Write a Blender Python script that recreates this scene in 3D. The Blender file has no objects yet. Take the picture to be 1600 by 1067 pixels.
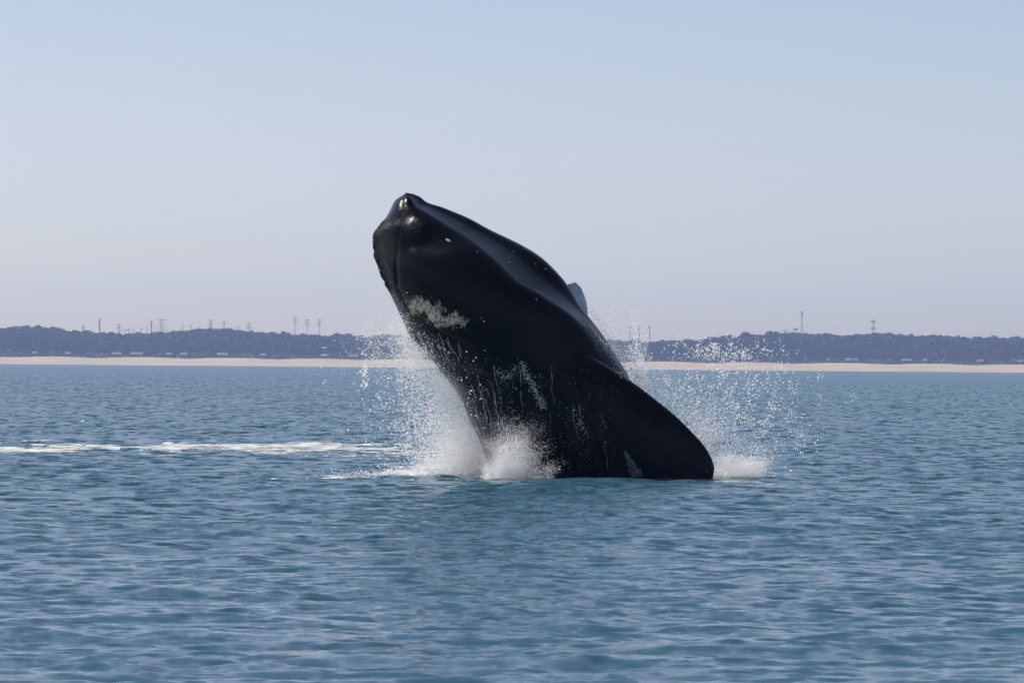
import bpy, bmesh, math, random
import numpy as np
from mathutils import Vector, Matrix, noise as mnoise
from mathutils.bvhtree import BVHTree

random.seed(7)
rng = np.random.default_rng(7)
scene = bpy.context.scene
COL = scene.collection

# ------------------------------------------------------------------ camera
F = 8000.0                     # focal length in photograph pixels (1600 wide)
CAM_H = 1.73                   # metres above the water: a small boat
D = 80.0                       # metres to the whale
HORIZON = 572.0
cam_d = bpy.data.cameras.new('camera')
cam = bpy.data.objects.new('camera', cam_d)
COL.objects.link(cam)
cam_d.sensor_width = 36.0
cam_d.lens = 36.0 * F / 1600.0
cam_d.clip_start = 1.0
cam_d.clip_end = 60000.0
cam_d.dof.use_dof = True
cam_d.dof.focus_distance = D - 1.0
cam_d.dof.aperture_fstop = 22.0
pitch = math.atan((HORIZON - 533.5) / F)
roll = math.radians(0.48)
cam.matrix_world = (Matrix.Translation((0, 0, CAM_H)) @ Matrix.Rotation(math.pi / 2 + pitch, 4, 'X')
                    @ Matrix.Rotation(roll, 4, 'Z'))
scene.camera = cam
_R = cam.matrix_world.to_3x3()
RIGHT, UP, FWD = _R @ Vector((1, 0, 0)), _R @ Vector((0, 1, 0)), _R @ Vector((0, 0, -1))

def P(px, py, dist):
    """Point of the place seen at photograph pixel (px, py), dist metres away."""
    px, py, dist = float(px), float(py), float(dist)
    return cam.location + dist * (FWD + RIGHT * ((px - 800.0) / F) + UP * ((533.5 - py) / F))

# ------------------------------------------------------------------ light
SUN_EL, SUN_AZ = math.radians(50), math.radians(-64)      # azimuth from +Y towards +X
world = bpy.data.worlds.new('World')
scene.world = world
world.use_nodes = True
wn = world.node_tree.nodes; wl = world.node_tree.links
bg = wn['Background']
sky = wn.new('ShaderNodeTexSky')
sky.sky_type = 'NISHITA'
sky.sun_disc = False
sky.sun_elevation = SUN_EL
sky.sun_rotation = SUN_AZ
sky.altitude = 0
sky.air_density = 0.45
sky.dust_density = 0.85
sky.ozone_density = 1.0
tint = wn.new('ShaderNodeMix'); tint.data_type = 'RGBA'; tint.blend_type = 'MULTIPLY'      # milky spring air, whole sky alike
tint.inputs['Factor'].default_value = 1.0
tint.inputs['B'].default_value = (1.30, 1.115, 0.995, 1)
wl.new(sky.outputs[0], tint.inputs['A']); wl.new(tint.outputs['Result'], bg.inputs[0])
bg.inputs[1].default_value = 0.102

sd = bpy.data.lights.new('sun', 'SUN')
sd.energy = 5.0
sd.angle = math.radians(0.5)
sd.color = (1.0, 0.95, 0.88)
sun = bpy.data.objects.new('sun', sd)
COL.objects.link(sun)
to_sun = Vector((math.sin(SUN_AZ) * math.cos(SUN_EL), math.cos(SUN_AZ) * math.cos(SUN_EL), math.sin(SUN_EL)))
sun.rotation_euler = to_sun.to_track_quat('Z', 'Y').to_euler()
sun.location = (-30, 60, 60)

vs = scene.view_settings
vs.view_transform = 'Standard'
vs.look = 'None'
vs.exposure = 0.35
vs.gamma = 1.0
vs.use_curve_mapping = False
scene.cycles.use_denoising = True
scene.cycles.max_bounces = 16
scene.cycles.diffuse_bounces = 16
scene.cycles.glossy_bounces = 3
scene.cycles.transmission_bounces = 16
scene.cycles.volume_bounces = 1
scene.cycles.transparent_max_bounces = 12
scene.cycles.caustics_reflective = False
scene.cycles.caustics_refractive = False

# ------------------------------------------------------------------ helpers
def tag(o, label=None, cat=None, group=None, kind=None):
    if label: o['label'] = label
    if cat: o['category'] = cat
    if group: o['group'] = group
    if kind: o['kind'] = kind
    return o

def link(o, parent=None):
    COL.objects.link(o)
    if parent is not None:
        o.parent = parent
    return o

def empty(name, loc):
    o = bpy.data.objects.new(name, None)
    o.empty_display_size = 0.5
    o.location = loc
    return link(o)

def mesh_obj(name, verts, faces, mat, parent=None, smooth=False, loc=None):
    me = bpy.data.meshes.new(name)
    me.from_pydata([tuple(v) for v in verts], [], [tuple(f) for f in faces])
    me.validate(); me.update()
    if smooth:
        me.polygons.foreach_set('use_smooth', np.ones(len(me.polygons), dtype=bool))
    if mat: me.materials.append(mat)
    o = bpy.data.objects.new(name, me)
    if loc is not None: o.location = loc
    return link(o, parent)

def grid_mesh(name, V, nr, nc, mat, keep=None, smooth=True):
    """V: (nr*nc, 3) float array, row-major."""
    idx = np.arange(nr * nc).reshape(nr, nc)
    q = np.stack([idx[:-1, :-1], idx[:-1, 1:], idx[1:, 1:], idx[1:, :-1]], -1).reshape(-1, 4)
    if keep is not None:
        q = q[keep.reshape(-1)]
        used = np.unique(q)
        remap = np.full(nr * nc, -1); remap[used] = np.arange(len(used))
        V = V[used]; q = remap[q]
    return quad_mesh(name, V, q, mat, smooth)

def quad_mesh(name, V, q, mat, smooth=True):
    me = bpy.data.meshes.new(name)
    me.vertices.add(len(V)); me.vertices.foreach_set('co', V.astype(np.float32).ravel())
    me.loops.add(q.size); me.loops.foreach_set('vertex_index', q.astype(np.int32).ravel())
    me.polygons.add(len(q))
    me.polygons.foreach_set('loop_start', np.arange(0, q.size, 4, dtype=np.int32))
    me.polygons.foreach_set('use_smooth', np.full(len(q), smooth, dtype=bool))
    me.update(calc_edges=True); me.validate()
    me.materials.append(mat)
    o = bpy.data.objects.new(name, me)
    return link(o)

def material(name):
    m = bpy.data.materials.new(name)
    m.use_nodes = True
    nt = m.node_tree
    return m, nt, nt.nodes['Principled BSDF']

def nd(nt, kind, **kw):
    n = nt.nodes.new(kind)
    for k, v in kw.items():
        if k.startswith('i_'):
            key = k[2:]
            key = int(key) if key.isdigit() else key.replace('_', ' ')
            n.inputs[key].default_value = v
        else:
            setattr(n, k, v)
    return n

def ramp(nt, fac, stops):
    r = nt.nodes.new('ShaderNodeValToRGB')
    nt.links.new(fac, r.inputs[0])
    el = r.color_ramp.elements
    while len(el) < len(stops): el.new(0.5)
    for e, (p, c) in zip(el, stops):
        e.position = p
        e.color = c if len(c) == 4 else (*c, 1)
    return r.outputs[0]

def simple_mat(name, col, rough=0.8, var=0.25, scale=1.0, detail=4):
    m, nt, b = material(name)
    tc = nd(nt, 'ShaderNodeTexCoord')
    n = nd(nt, 'ShaderNodeTexNoise', i_Scale=scale, i_Detail=detail)
    nt.links.new(tc.outputs['Object'], n.inputs['Vector'])
    lo = tuple(c * (1 - var) for c in col); hi = tuple(min(1, c * (1 + var)) for c in col)
    nt.links.new(ramp(nt, n.outputs[0], [(0.3, lo), (0.7, hi)]), b.inputs['Base Color'])
    b.inputs['Roughness'].default_value = rough
    return m

def fbm(x, y, z=0.0, octv=4):
    return mnoise.fractal((x, y, z), 0.9, 2.1, octv, noise_basis='PERLIN_ORIGINAL')

def scatter(name, pts, scales, mat, inst, rots=None):
    """One stuff object: geometry-node copies of `inst` on a cloud of points."""
    pts = np.asarray(pts, dtype=np.float32)
    scales = np.asarray(scales, dtype=np.float32)
    if scales.ndim == 1: scales = np.repeat(scales[:, None], 3, 1)
    me = bpy.data.meshes.new(name)
    me.vertices.add(len(pts)); me.vertices.foreach_set('co', pts.ravel())
    a = me.attributes.new('piece_scale', 'FLOAT_VECTOR', 'POINT'); a.data.foreach_set('vector', scales.ravel())
    if rots is None: rots = rng.uniform(0, 6.28, (len(pts), 3))
    a = me.attributes.new('piece_turn', 'FLOAT_VECTOR', 'POINT'); a.data.foreach_set('vector', np.asarray(rots, dtype=np.float32).ravel())
    me.materials.append(mat)
    o = bpy.data.objects.new(name, me); link(o)
    ng = bpy.data.node_groups.new(name + '_scatter', 'GeometryNodeTree')
    ng.interface.new_socket('Geometry', in_out='INPUT', socket_type='NodeSocketGeometry')
    ng.interface.new_socket('Geometry', in_out='OUTPUT', socket_type='NodeSocketGeometry')
    gi = ng.nodes.new('NodeGroupInput'); go = ng.nodes.new('NodeGroupOutput')
    ip = ng.nodes.new('GeometryNodeInstanceOnPoints')
    oi = ng.nodes.new('GeometryNodeObjectInfo'); oi.inputs['Object'].default_value = inst
    s = ng.nodes.new('GeometryNodeInputNamedAttribute'); s.data_type = 'FLOAT_VECTOR'; s.inputs['Name'].default_value = 'piece_scale'
    r = ng.nodes.new('GeometryNodeInputNamedAttribute'); r.data_type = 'FLOAT_VECTOR'; r.inputs['Name'].default_value = 'piece_turn'
    e2r = ng.nodes.new('FunctionNodeEulerToRotation')
    L = ng.links.new
    L(gi.outputs[0], ip.inputs['Points']); L(oi.outputs['Geometry'], ip.inputs['Instance'])
    L(s.outputs['Attribute'], ip.inputs['Scale']); L(r.outputs['Attribute'], e2r.inputs[0])
    L(e2r.outputs[0], ip.inputs['Rotation']); L(ip.outputs[0], go.inputs[0])
    mod = o.modifiers.new('scatter', 'NODES'); mod.node_group = ng
    return o

# ------------------------------------------------------------------ sea
NW = 130
lam = np.exp(rng.uniform(math.log(0.13), math.log(4.5), NW))
lam[:6] = (11.0, 9.5, 8.0, 7.2, 6.3, 5.6)
wdir = math.radians(-90) + rng.normal(0, 0.75, NW) + 0.25
wdir[:6] = math.radians(-90) + rng.normal(0, 0.22, 6) + 0.3
K = 2 * math.pi / lam
SLOPE = 0.0190 * rng.uniform(0.5, 1.4, NW)
SLOPE[lam > .5] *= (.5 / lam[lam > .5]) ** 0.55
SLOPE[lam > 3] *= (3.0 / lam[lam > 3]) ** 0.3
AMP = SLOPE * lam / (2 * math.pi)
KX, KY = K * np.cos(wdir), K * np.sin(wdir)
PH = rng.uniform(0, 2 * math.pi, NW)
order = np.argsort(-lam)

def sea(x, y, dxy):
    """Displaced point of the sea surface for rest position (x, y); dxy = local grid spacing."""
    X = x.copy(); Y = y.copy(); Z = np.zeros_like(x)
    gust = (np.sin(0.31 * x + 0.11 * y + 1.0) + np.sin(0.17 * x - 0.23 * y + 2.1) + np.sin(0.05 * x + 0.37 * y)
            + np.sin(0.9 * x + 0.33 * y + 0.4) * 0.6) / 3.6
    gust = 1.0 + 0.38 * gust
    for i in order:
        att = np.clip((lam[i] / dxy - 1.6) / 2.2, 0, 1)
        if att.max() <= 0: continue
        th = KX[i] * X + KY[i] * Y + PH[i] if lam[i] < 1.2 else KX[i] * x + KY[i] * y + PH[i]
        a = AMP[i] * att * (gust if lam[i] < 2.0 else 1.0)
        c = np.sin(th); s = np.cos(th)
        Z += a * s
        ch = 0.95 * a
        X -= ch * (KX[i] / K[i]) * c; Y -= ch * (KY[i] / K[i]) * c
    # water heaped up round the breaking body
    r2 = ((x - 0.6) / 3.4) ** 2 + ((y - 79.2) / 2.6) ** 2
    Z += 0.015 * np.exp(-r2)
    r1 = np.sqrt(((x - 0.6) / 1.5) ** 2 + (y - 79.6) ** 2)
    Z += 0.028 * np.exp(-((r1 - 1.9) / 1.3) ** 2) * np.sin(r1 * 9.0 + 1.5 * np.sin(2.3 * x + 1.0) + y) * np.clip(1.2 - dxy * 3, 0, 1)
    return X, Y, Z

m_sea, nt, b = material('sea_water')
b.inputs['Base Color'].default_value = (0.025, 0.080, 0.122, 1)
b.inputs['Roughness'].default_value = 0.15
sea_rough = b.inputs['Roughness']
b.inputs['IOR'].default_value = 1.333
geo = nd(nt, 'ShaderNodeNewGeometry')
mp = nd(nt, 'ShaderNodeMapping'); mp.inputs['Scale'].default_value = (1.0, 0.8, 1.0)
nt.links.new(geo.outputs['Position'], mp.inputs['Vector'])
n1 = nd(nt, 'ShaderNodeTexNoise', i_Scale=5.0, i_Detail=4.0, i_Roughness=0.5)
n2 = nd(nt, 'ShaderNodeTexNoise', i_Scale=3.2, i_Detail=3.0, i_Roughness=0.55)
for n in (n1, n2): nt.links.new(mp.outputs[0], n.inputs['Vector'])
bp1 = nd(nt, 'ShaderNodeBump', i_Strength=0.3, i_Distance=0.02)
fine = nd(nt, 'ShaderNodeAttribute', attribute_name='fine_chop')     # share of the chop too small for the mesh
lean = nd(nt, 'ShaderNodeVectorMath', operation='SUBTRACT'); lean.inputs[1].default_value = (0.5, 0.5, 0.5)
nt.links.new(n2.outputs['Color'], lean.inputs[0])
flat = nd(nt, 'ShaderNodeVectorMath', operation='MULTIPLY'); flat.inputs[1].default_value = (1.0, 1.25, 0.0)
nt.links.new(lean.outputs[0], flat.inputs[0])
amt = nd(nt, 'ShaderNodeMath', operation='MULTIPLY'); amt.inputs[1].default_value = 3.3
nt.links.new(fine.outputs['Fac'], amt.inputs[0])
rgh = nd(nt, 'ShaderNodeMath', operation='MULTIPLY_ADD'); rgh.inputs[1].default_value = .105; rgh.inputs[2].default_value = .10
nt.links.new(fine.outputs['Fac'], rgh.inputs[0]); nt.links.new(rgh.outputs[0], sea_rough)
scl = nd(nt, 'ShaderNodeVectorMath', operation='SCALE'); nt.links.new(flat.outputs[0], scl.inputs[0]); nt.links.new(amt.outputs[0], scl.inputs['Scale'])
nt.links.new(n1.outputs[0], bp1.inputs['Height'])
lean1 = nd(nt, 'ShaderNodeVectorMath', operation='SUBTRACT'); lean1.inputs[1].default_value = (0.5, 0.5, 0.5)    # small wind ripples
nt.links.new(n1.outputs['Color'], lean1.inputs[0])
rip = nd(nt, 'ShaderNodeVectorMath', operation='MULTIPLY'); rip.inputs[1].default_value = (0.55, 0.7, 0.0)
nt.links.new(lean1.outputs[0], rip.inputs[0])
both = nd(nt, 'ShaderNodeVectorMath', operation='ADD'); nt.links.new(scl.outputs[0], both.inputs[0]); nt.links.new(rip.outputs[0], both.inputs[1])
addn = nd(nt, 'ShaderNodeVectorMath', operation='ADD'); nt.links.new(bp1.outputs[0], addn.inputs[0]); nt.links.new(both.outputs[0], addn.inputs[1])
nrm = nd(nt, 'ShaderNodeVectorMath', operation='NORMALIZE'); nt.links.new(addn.outputs[0], nrm.inputs[0])
nt.links.new(nrm.outputs[0], b.inputs['Normal'])

def spaced(y0, y1, f):
    ys = [y0]
    while ys[-1] < y1: ys.append(ys[-1] + f(ys[-1]))
    return np.array(ys)

def fan(ys, ncol, half_deg, wide_deg, nwide):
    h, w = math.radians(half_deg), math.radians(wide_deg)
    ang = np.concatenate([np.linspace(-w, -h, nwide)[:-1], np.linspace(-h, h, ncol), np.linspace(h, w, nwide)[1:]])
    tx = np.tan(ang)
    GY, GX = np.meshgrid(ys, tx, indexing='ij')
    d = np.maximum(np.gradient(tx)[None, :] * GY, np.gradient(ys)[:, None] * np.ones_like(GX)).ravel()
    return (GX * GY).ravel(), GY.ravel(), d, len(ys), len(ang)

allV, allQ, allF, off = [], [], [], 0
for ys_, ncol, nwide, drop_ in [(spaced(15, 150, lambda y: max(.045, .048 * (y / 40) ** 1.5)), 560, 34, 0.0),
                                (spaced(149, 620, lambda y: .38 + .5 * (y - 149) / 470), 330, 16, .03),
                                (spaced(618, 4010, lambda y: 1.2 + 10 * (y - 618) / 3400), 200, 12, .06)]:
    gx, gy, dd, nr, nc = fan(ys_, ncol, 6.6, 28, nwide)
    X, Y, Z = sea(gx, gy, dd)
    fade = np.clip((gy - ys_[0]) / (dd * 6 + 1), 0, 1)
    allV.append(np.stack([X, Y, Z - drop_ * (1 - fade)], -1))
    e = np.zeros_like(gx)
    for i in range(NW):
        e += SLOPE[i] ** 2 * (1 - np.clip((lam[i] / dd - 1.6) / 2.2, 0, 1) ** 2)
    allF.append(np.sqrt(e / (SLOPE ** 2).sum()))
    idx = np.arange(nr * nc).reshape(nr, nc) + off
    allQ.append(np.stack([idx[:-1, :-1], idx[:-1, 1:], idx[1:, 1:], idx[1:, :-1]], -1).reshape(-1, 4)); off += nr * nc
sea_obj = quad_mesh('sea', np.concatenate(allV), np.concatenate(allQ), m_sea)
at = sea_obj.data.attributes.new('fine_chop', 'FLOAT', 'POINT'); at.data.foreach_set('value', np.concatenate(allF).astype(np.float32))
tag(sea_obj, 'choppy blue green sea in front of the shore', 'sea', kind='structure')

# ------------------------------------------------------------------ shore and hills
SHORE, CREST = 4000.0, 4600.0
SKYLINE = [(-400, 512), (-200, 516), (0, 513), (25, 511), (55, 509.5), (85, 512), (105, 516), (130, 519), (160, 521), (190, 521),
           (240, 522), (265, 521), (285, 517), (320, 514.5), (345, 515), (370, 516), (400, 519), (435, 521), (460, 523),
           (500, 525), (520, 525), (535, 523), (555, 525), (580, 526), (610, 525), (640, 526), (760, 531), (900, 534), (948, 533),
           (965, 532), (985, 534), (1010, 535), (1040, 535), (1065, 532), (1082, 531), (1092, 535), (1100, 530), (1108, 525),
           (1120, 527), (1140, 525), (1155, 526), (1175, 524), (1205, 521.5), (1230, 520.5), (1260, 522), (1300, 524),
           (1330, 525), (1350, 523), (1385, 522), (1410, 525), (1435, 524), (1460, 525.5), (1485, 525), (1490, 528),
           (1510, 529), (1522, 527), (1535, 529), (1550, 528), (1600, 528), (1800, 530), (2000, 526)]
_sk = [P(a, c, CREST) for a, c in SKYLINE]
SKX = np.array([p.x for p in _sk]); SKZ = np.array([p.z for p in _sk])
TREE = 7.0

def crest_z(x):
    return np.interp(x, SKX, SKZ)

def ground_z(x, y):
    """Beach face, dune edge, then the slope up to the wooded crest."""
    x = np.asarray(x, float); y = np.asarray(y, float)
    shore = SHORE + 9 * np.sin(x * 0.011) + 5 * np.sin(x * 0.037 + 1.0)
    beach = 5.9 * np.clip((y - shore) / 70.0, -0.2, 1) ** 1 + 0.5 * np.sin(x * 0.09 + y * 0.05) * np.clip((y - shore) / 50, 0, 1)
    top = crest_z(x) - TREE * 1.2
    t = np.clip((y - (SHORE + 95)) / (CREST - SHORE - 95), 0, 1)
    t = t ** 0.85
    roll_ = 1.6 * np.sin(x * 0.021 + 1.3) * np.sin(y * 0.013) + 1.1 * np.sin(x * 0.05 + y * 0.03)
    hill = 6.0 + (top - 6.0) * t + roll_ * np.sin(np.pi * t)
    z = np.where(y < SHORE + 95, beach, hill)
    z = np.where(y > CREST, top - (y - CREST) * 0.03, z)
    return z

xs = np.linspace(-1500, 1500, 376)
m_sand, nt, b = material('sand')
tc = nd(nt, 'ShaderNodeNewGeometry')
mpn = nd(nt, 'ShaderNodeMapping'); mpn.inputs['Scale'].default_value = (0.02, 0.08, 0.3)
nt.links.new(tc.outputs['Position'], mpn.inputs[0])
n = nd(nt, 'ShaderNodeTexNoise', i_Scale=1.0, i_Detail=6.0)
nt.links.new(mpn.outputs[0], n.inputs['Vector'])
nt.links.new(ramp(nt, n.outputs[0], [(0.3, (0.31, 0.24, 0.16)), (0.7, (0.40, 0.318, 0.217))]), b.inputs['Base Color'])
b.inputs['Roughness'].default_value = 0.95
yb = np.linspace(SHORE - 24, SHORE + 94, 40)
BY, BX = np.meshgrid(yb, xs, indexing='ij')
bz = ground_z(BX, BY)
o = grid_mesh('beach', np.stack([BX.ravel(), BY.ravel(), bz.ravel()], -1), len(yb), len(xs), m_sand)
tag(o, 'long pale sandy beach below the wooded hills', 'beach', kind='structure')

m_hill = simple_mat('leaf_litter', (0.055, 0.045, 0.032), 0.95, 0.4, 0.03)
yh = np.concatenate([np.linspace(SHORE + 94, CREST, 70), np.linspace(CREST + 15, CREST + 150, 8)])
HY, HX = np.meshgrid(yh, xs, indexing='ij')
hz = ground_z(HX, HY)
o = grid_mesh('hills', np.stack([HX.ravel(), HY.ravel(), hz.ravel()], -1), len(yh), len(xs), m_hill)
tag(o, 'low hills rising behind the beach', 'hills', kind='structure')

# a crown of twigs and leaf clumps that the far wood repeats
def crown_source(name, seed, mat, n=230):
    r = random.Random(seed)
    V, Fc = [], []
    lobes = [(r.uniform(-.5, .5), r.uniform(-.5, .5), r.uniform(.35, .85), r.uniform(.28, .5)) for _ in range(7)]
    for _ in range(n):
        cx, cy, cz, rad = r.choice(lobes)
        d = Vector((r.gauss(0, 1), r.gauss(0, 1), r.gauss(0, 1))).normalized() * rad * r.uniform(.6, 1)
        c = Vector((cx, cy, cz)) + d * Vector((1, 1, .8)).length / 1.6
        s = r.uniform(.07, .17)
        u = Vector((r.gauss(0, 1), r.gauss(0, 1), r.gauss(0, 1))).normalized()
        v = u.cross(Vector((r.gauss(0, 1), r.gauss(0, 1), r.gauss(0, 1)))).normalized()
        k = len(V)
        V += [c + u * s, c - u * s * .5 + v * s, c - u * s * .5 - v * s]
        Fc.append((k, k + 1, k + 2))
    for a in range(5):                                    # trunk
        an = a / 5 * 6.283
        V += [Vector((math.cos(an) * .05, math.sin(an) * .05, -.1)), Vector((math.cos(an) * .03, math.sin(an) * .03, .6))]
    k = len(V) - 10
    for a in range(5):
        n2_ = (a + 1) % 5
        Fc.append((k + 2 * a, k + 2 * n2_, k + 2 * n2_ + 1, k + 2 * a + 1))
    me = bpy.data.meshes.new(name)
    me.from_pydata([tuple(v) for v in V], [], Fc); me.update(); me.materials.append(mat)
    return bpy.data.objects.new(name, me)

m_wood, nt, b = material('winter_wood')
oi = nd(nt, 'ShaderNodeObjectInfo')
wn_ = nd(nt, 'ShaderNodeTexNoise', i_Scale=0.012, i_Detail=6.0, i_Roughness=0.75)
nt.links.new(oi.outputs['Location'], wn_.inputs['Vector'])
mr = nd(nt, 'ShaderNodeMath', operation='MULTIPLY_ADD'); mr.inputs[1].default_value = 1.6; mr.inputs[2].default_value = -.45
nt.links.new(wn_.outputs[0], mr.inputs[0])
ma = nd(nt, 'ShaderNodeMath', operation='MULTIPLY_ADD'); ma.inputs[1].default_value = .35
nt.links.new(oi.outputs['Random'], ma.inputs[0]); nt.links.new(mr.outputs[0], ma.inputs[2])
nt.links.new(ramp(nt, ma.outputs[0], [(0.0, (0.028, 0.030, 0.020)), (0.35, (0.052, 0.041, 0.032)), (0.75, (0.074, 0.056, 0.045)), (1.0, (0.038, 0.042, 0.025))]), b.inputs['Base Color'])
b.inputs['Roughness'].default_value = 0.9
crown_a = crown_source('wood_crown', 3, m_wood)
N = 21000
wx = rng.uniform(-1100, 1100, N)
wy = SHORE + 108 + (CREST + 25 - SHORE - 108) * rng.uniform(0, 1, N) ** 0.9
hs = np.clip(rng.normal(TREE, 1.3, N), 4, 12)
low = np.clip((wy - SHORE - 100) / 160, 0.35, 1)
hs *= low
wz = ground_z(wx, wy) - 0.4
wid = hs * rng.uniform(0.6, 0.95, N)
rot = np.stack([rng.normal(0, .08, N), rng.normal(0, .08, N), rng.uniform(0, 6.28, N)], -1)
o = scatter('wood', np.stack([wx, wy, wz], -1), np.stack([wid, wid, hs], -1), m_wood, crown_a, rot)
tag(o, 'bare winter wood covering the far hills', 'wood', kind='stuff')

m_scrub = simple_mat('dune_scrub', (0.13, 0.105, 0.06), 0.95, 0.35, 0.1)
crown_b = crown_source('scrub_clump', 5, m_scrub, 120)
N = 2600
wx = rng.uniform(-1000, 1000, N); wy = SHORE + 84 + rng.gamma(2.0, 9.0, N)
hs = rng.uniform(0.9, 2.6, N)
o = scatter('dune_scrub', np.stack([wx, wy, ground_z(wx, wy) - .15], -1), np.stack([hs * 1.3, hs * 1.3, hs], -1), m_scrub, crown_b,
            np.stack([np.zeros(N), np.zeros(N), rng.uniform(0, 6.28, N)], -1))
tag(o, 'low scrub along the top of the beach', 'scrub', kind='stuff')

# ------------------------------------------------------------------ beach houses
def house_mat(name, c): return simple_mat(name, c, 0.7, 0.12, 0.8)
m_walls = {'white': house_mat('white_clapboard', (0.29, 0.285, 0.28)), 'grey': house_mat('weathered_shingle', (0.26, 0.25, 0.24)),
           'tan': house_mat('tan_clapboard', (0.27, 0.235, 0.19))}
m_roof = house_mat('roof_shingle', (0.14, 0.135, 0.135))
m_pane, nt, b = material('window_glass'); b.inputs['Base Color'].default_value = (0.03, 0.04, 0.05, 1); b.inputs['Roughness'].default_value = 0.08

def box(x0, x1, y0, y1, z0, z1):
    V = [(x0, y0, z0), (x1, y0, z0), (x1, y1, z0), (x0, y1, z0), (x0, y0, z1), (x1, y0, z1), (x1, y1, z1), (x0, y1, z1)]
    Fc = [(0, 3, 2, 1), (4, 5, 6, 7), (0, 1, 5, 4), (1, 2, 6, 5), (2, 3, 7, 6), (3, 0, 4, 7)]
    return V, Fc

def house(px, wpx, hpx, col, label, ridge='x'):
    y = SHORE + 99
    base = P(px, 556, y)
    w = wpx / F * y; h = max(2.6, hpx / F * y * 0.62); rf = max(1.4, hpx / F * y * 0.45); dp = 7.0
    z = float(ground_z(base.x, y)) - 0.3
    e = empty('beach_house', (base.x, y, z))
    tag(e, label, 'house', 'houses along the top of the beach')
    V, Fc = box(-w / 2, w / 2, 0, dp, 0, h)
    if ridge == 'x':
        V += [(-w / 2, dp / 2, h + rf - .12), (w / 2, dp / 2, h + rf - .12)]; Fc += [(4, 7, 8), (5, 9, 6)]
        prof = [((-w / 2 - .3, -.4, h - .1), (-w / 2 - .3, dp / 2, h + rf), (-w / 2 - .3, dp + .4, h - .1)),
                ((w / 2 + .3, -.4, h - .1), (w / 2 + .3, dp / 2, h + rf), (w / 2 + .3, dp + .4, h - .1))]
    else:
        V += [(0, 0, h + rf - .12), (0, dp, h + rf - .12)]; Fc += [(4, 5, 8), (6, 7, 9)]
        prof = [((-w / 2 - .3, -.4, h - .1), (0, -.4, h + rf), (w / 2 + .3, -.4, h - .1)),
                ((-w / 2 - .3, dp + .4, h - .1), (0, dp + .4, h + rf), (w / 2 + .3, dp + .4, h - .1))]
    mesh_obj('wall', V, Fc, m_walls[col], e)
    RV = [p for q in prof for p in q] + [(p[0], p[1], p[2] + .25) for q in prof for p in q]
    RF = [(0, 1, 4, 3), (1, 2, 5, 4), (6, 9, 10, 7), (7, 10, 11, 8), (0, 6, 7, 1), (1, 7, 8, 2), (3, 4, 10, 9), (4, 5, 11, 10), (0, 3, 9, 6), (2, 8, 11, 5)]
    r = mesh_obj('roof', RV, RF, m_roof, e)
    V, Fc = box(w * .18, w * .18 + .7, dp * .45, dp * .45 + .7, h, h + rf + 1.0)
    mesh_obj('chimney', V, Fc, m_walls['grey'], r)
    nwin = max(2, int(w / 3))
    for k in range(nwin):
        cx = -w / 2 + w * (k + .5) / nwin
        V, Fc = box(cx - .5, cx + .5, -.06, .05, h * .38, h * .38 + 1.2)
        mesh_obj('window', V, Fc, m_pane, e)

HOUSES = [
 (32, 11, 6, 'white', 'pale beach house nearest the left edge of the photo'),
 (54, 7, 5, 'grey', 'small grey beach house below the highest rise of the left hill'),
 (106, 7, 6, 'tan', 'small tan beach house left of the tall zigzag power pole'),
 (140, 12, 5, 'white', 'wide pale beach house just left below the tall zigzag power pole'),
 (182, 15, 5, 'grey', 'long grey beach house below the leftmost lattice pylon'),
 (213, 19, 7, 'white', 'largest pale beach house, below the cluster of substation masts'),
 (250, 12, 5, 'grey', 'grey beach house straight below the wide armed lattice pylon'),
 (264, 8, 5, 'tan', 'tan beach house just right below the wide armed lattice pylon'),
 (287, 10, 5, 'grey', 'grey beach house where the hill starts to rise again on the left'),
 (318, 10, 6, 'white', 'pale beach house left below the middle hilltop pylons'),
 (347, 15, 8, 'white', 'tall pale beach house below the middle hilltop pylons'),
 (411, 8, 6, 'white', 'small pale beach house right of the middle hilltop pylons'),
 (438, 12, 6, 'tan', 'wide tan beach house left below the row of three power poles'),
 (507, 11, 5, 'grey', 'grey beach house right below the row of three power poles'),
 (552, 14, 5, 'white', 'pale beach house nearest the left side of the whale'),
 (1209, 9, 6, 'tan', 'tan beach house left below the tall lattice radio tower'),
 (1326, 10, 7, 'white', 'pale beach house left below the platform mast'),
 (1337, 6, 7, 'grey', 'narrow grey beach house close beside a pale one below the platform mast'),
 (1391, 7, 5, 'tan', 'small tan beach house right below the platform mast'),
 (1417, 15, 6, 'white', 'widest pale beach house on the right shore'),
 (1446, 6, 7, 'grey', 'narrow grey beach house right of the widest pale one'),
 (1476, 7, 5, 'white', 'small pale beach house on the right shore between two grey houses'),
 (1532, 9, 5, 'grey', 'grey beach house second from the right edge of the photo'),
 (1594, 8, 6, 'white', 'pale beach house at the right edge of the photo'),
]
for i, (px, w, h, c, lab) in enumerate(HOUSES):
    house(px, w, h, c, lab, 'x' if i % 3 else 'y')

# ------------------------------------------------------------------ poles, pylons, masts
m_pole = simple_mat('weathered_pole', (0.10, 0.085, 0.075), 0.85, 0.3, 0.6)
m_steel = simple_mat('galvanised_steel', (0.20, 0.20, 0.21), 0.55, 0.25, 0.7)
POLE_Y = CREST + 45

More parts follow.
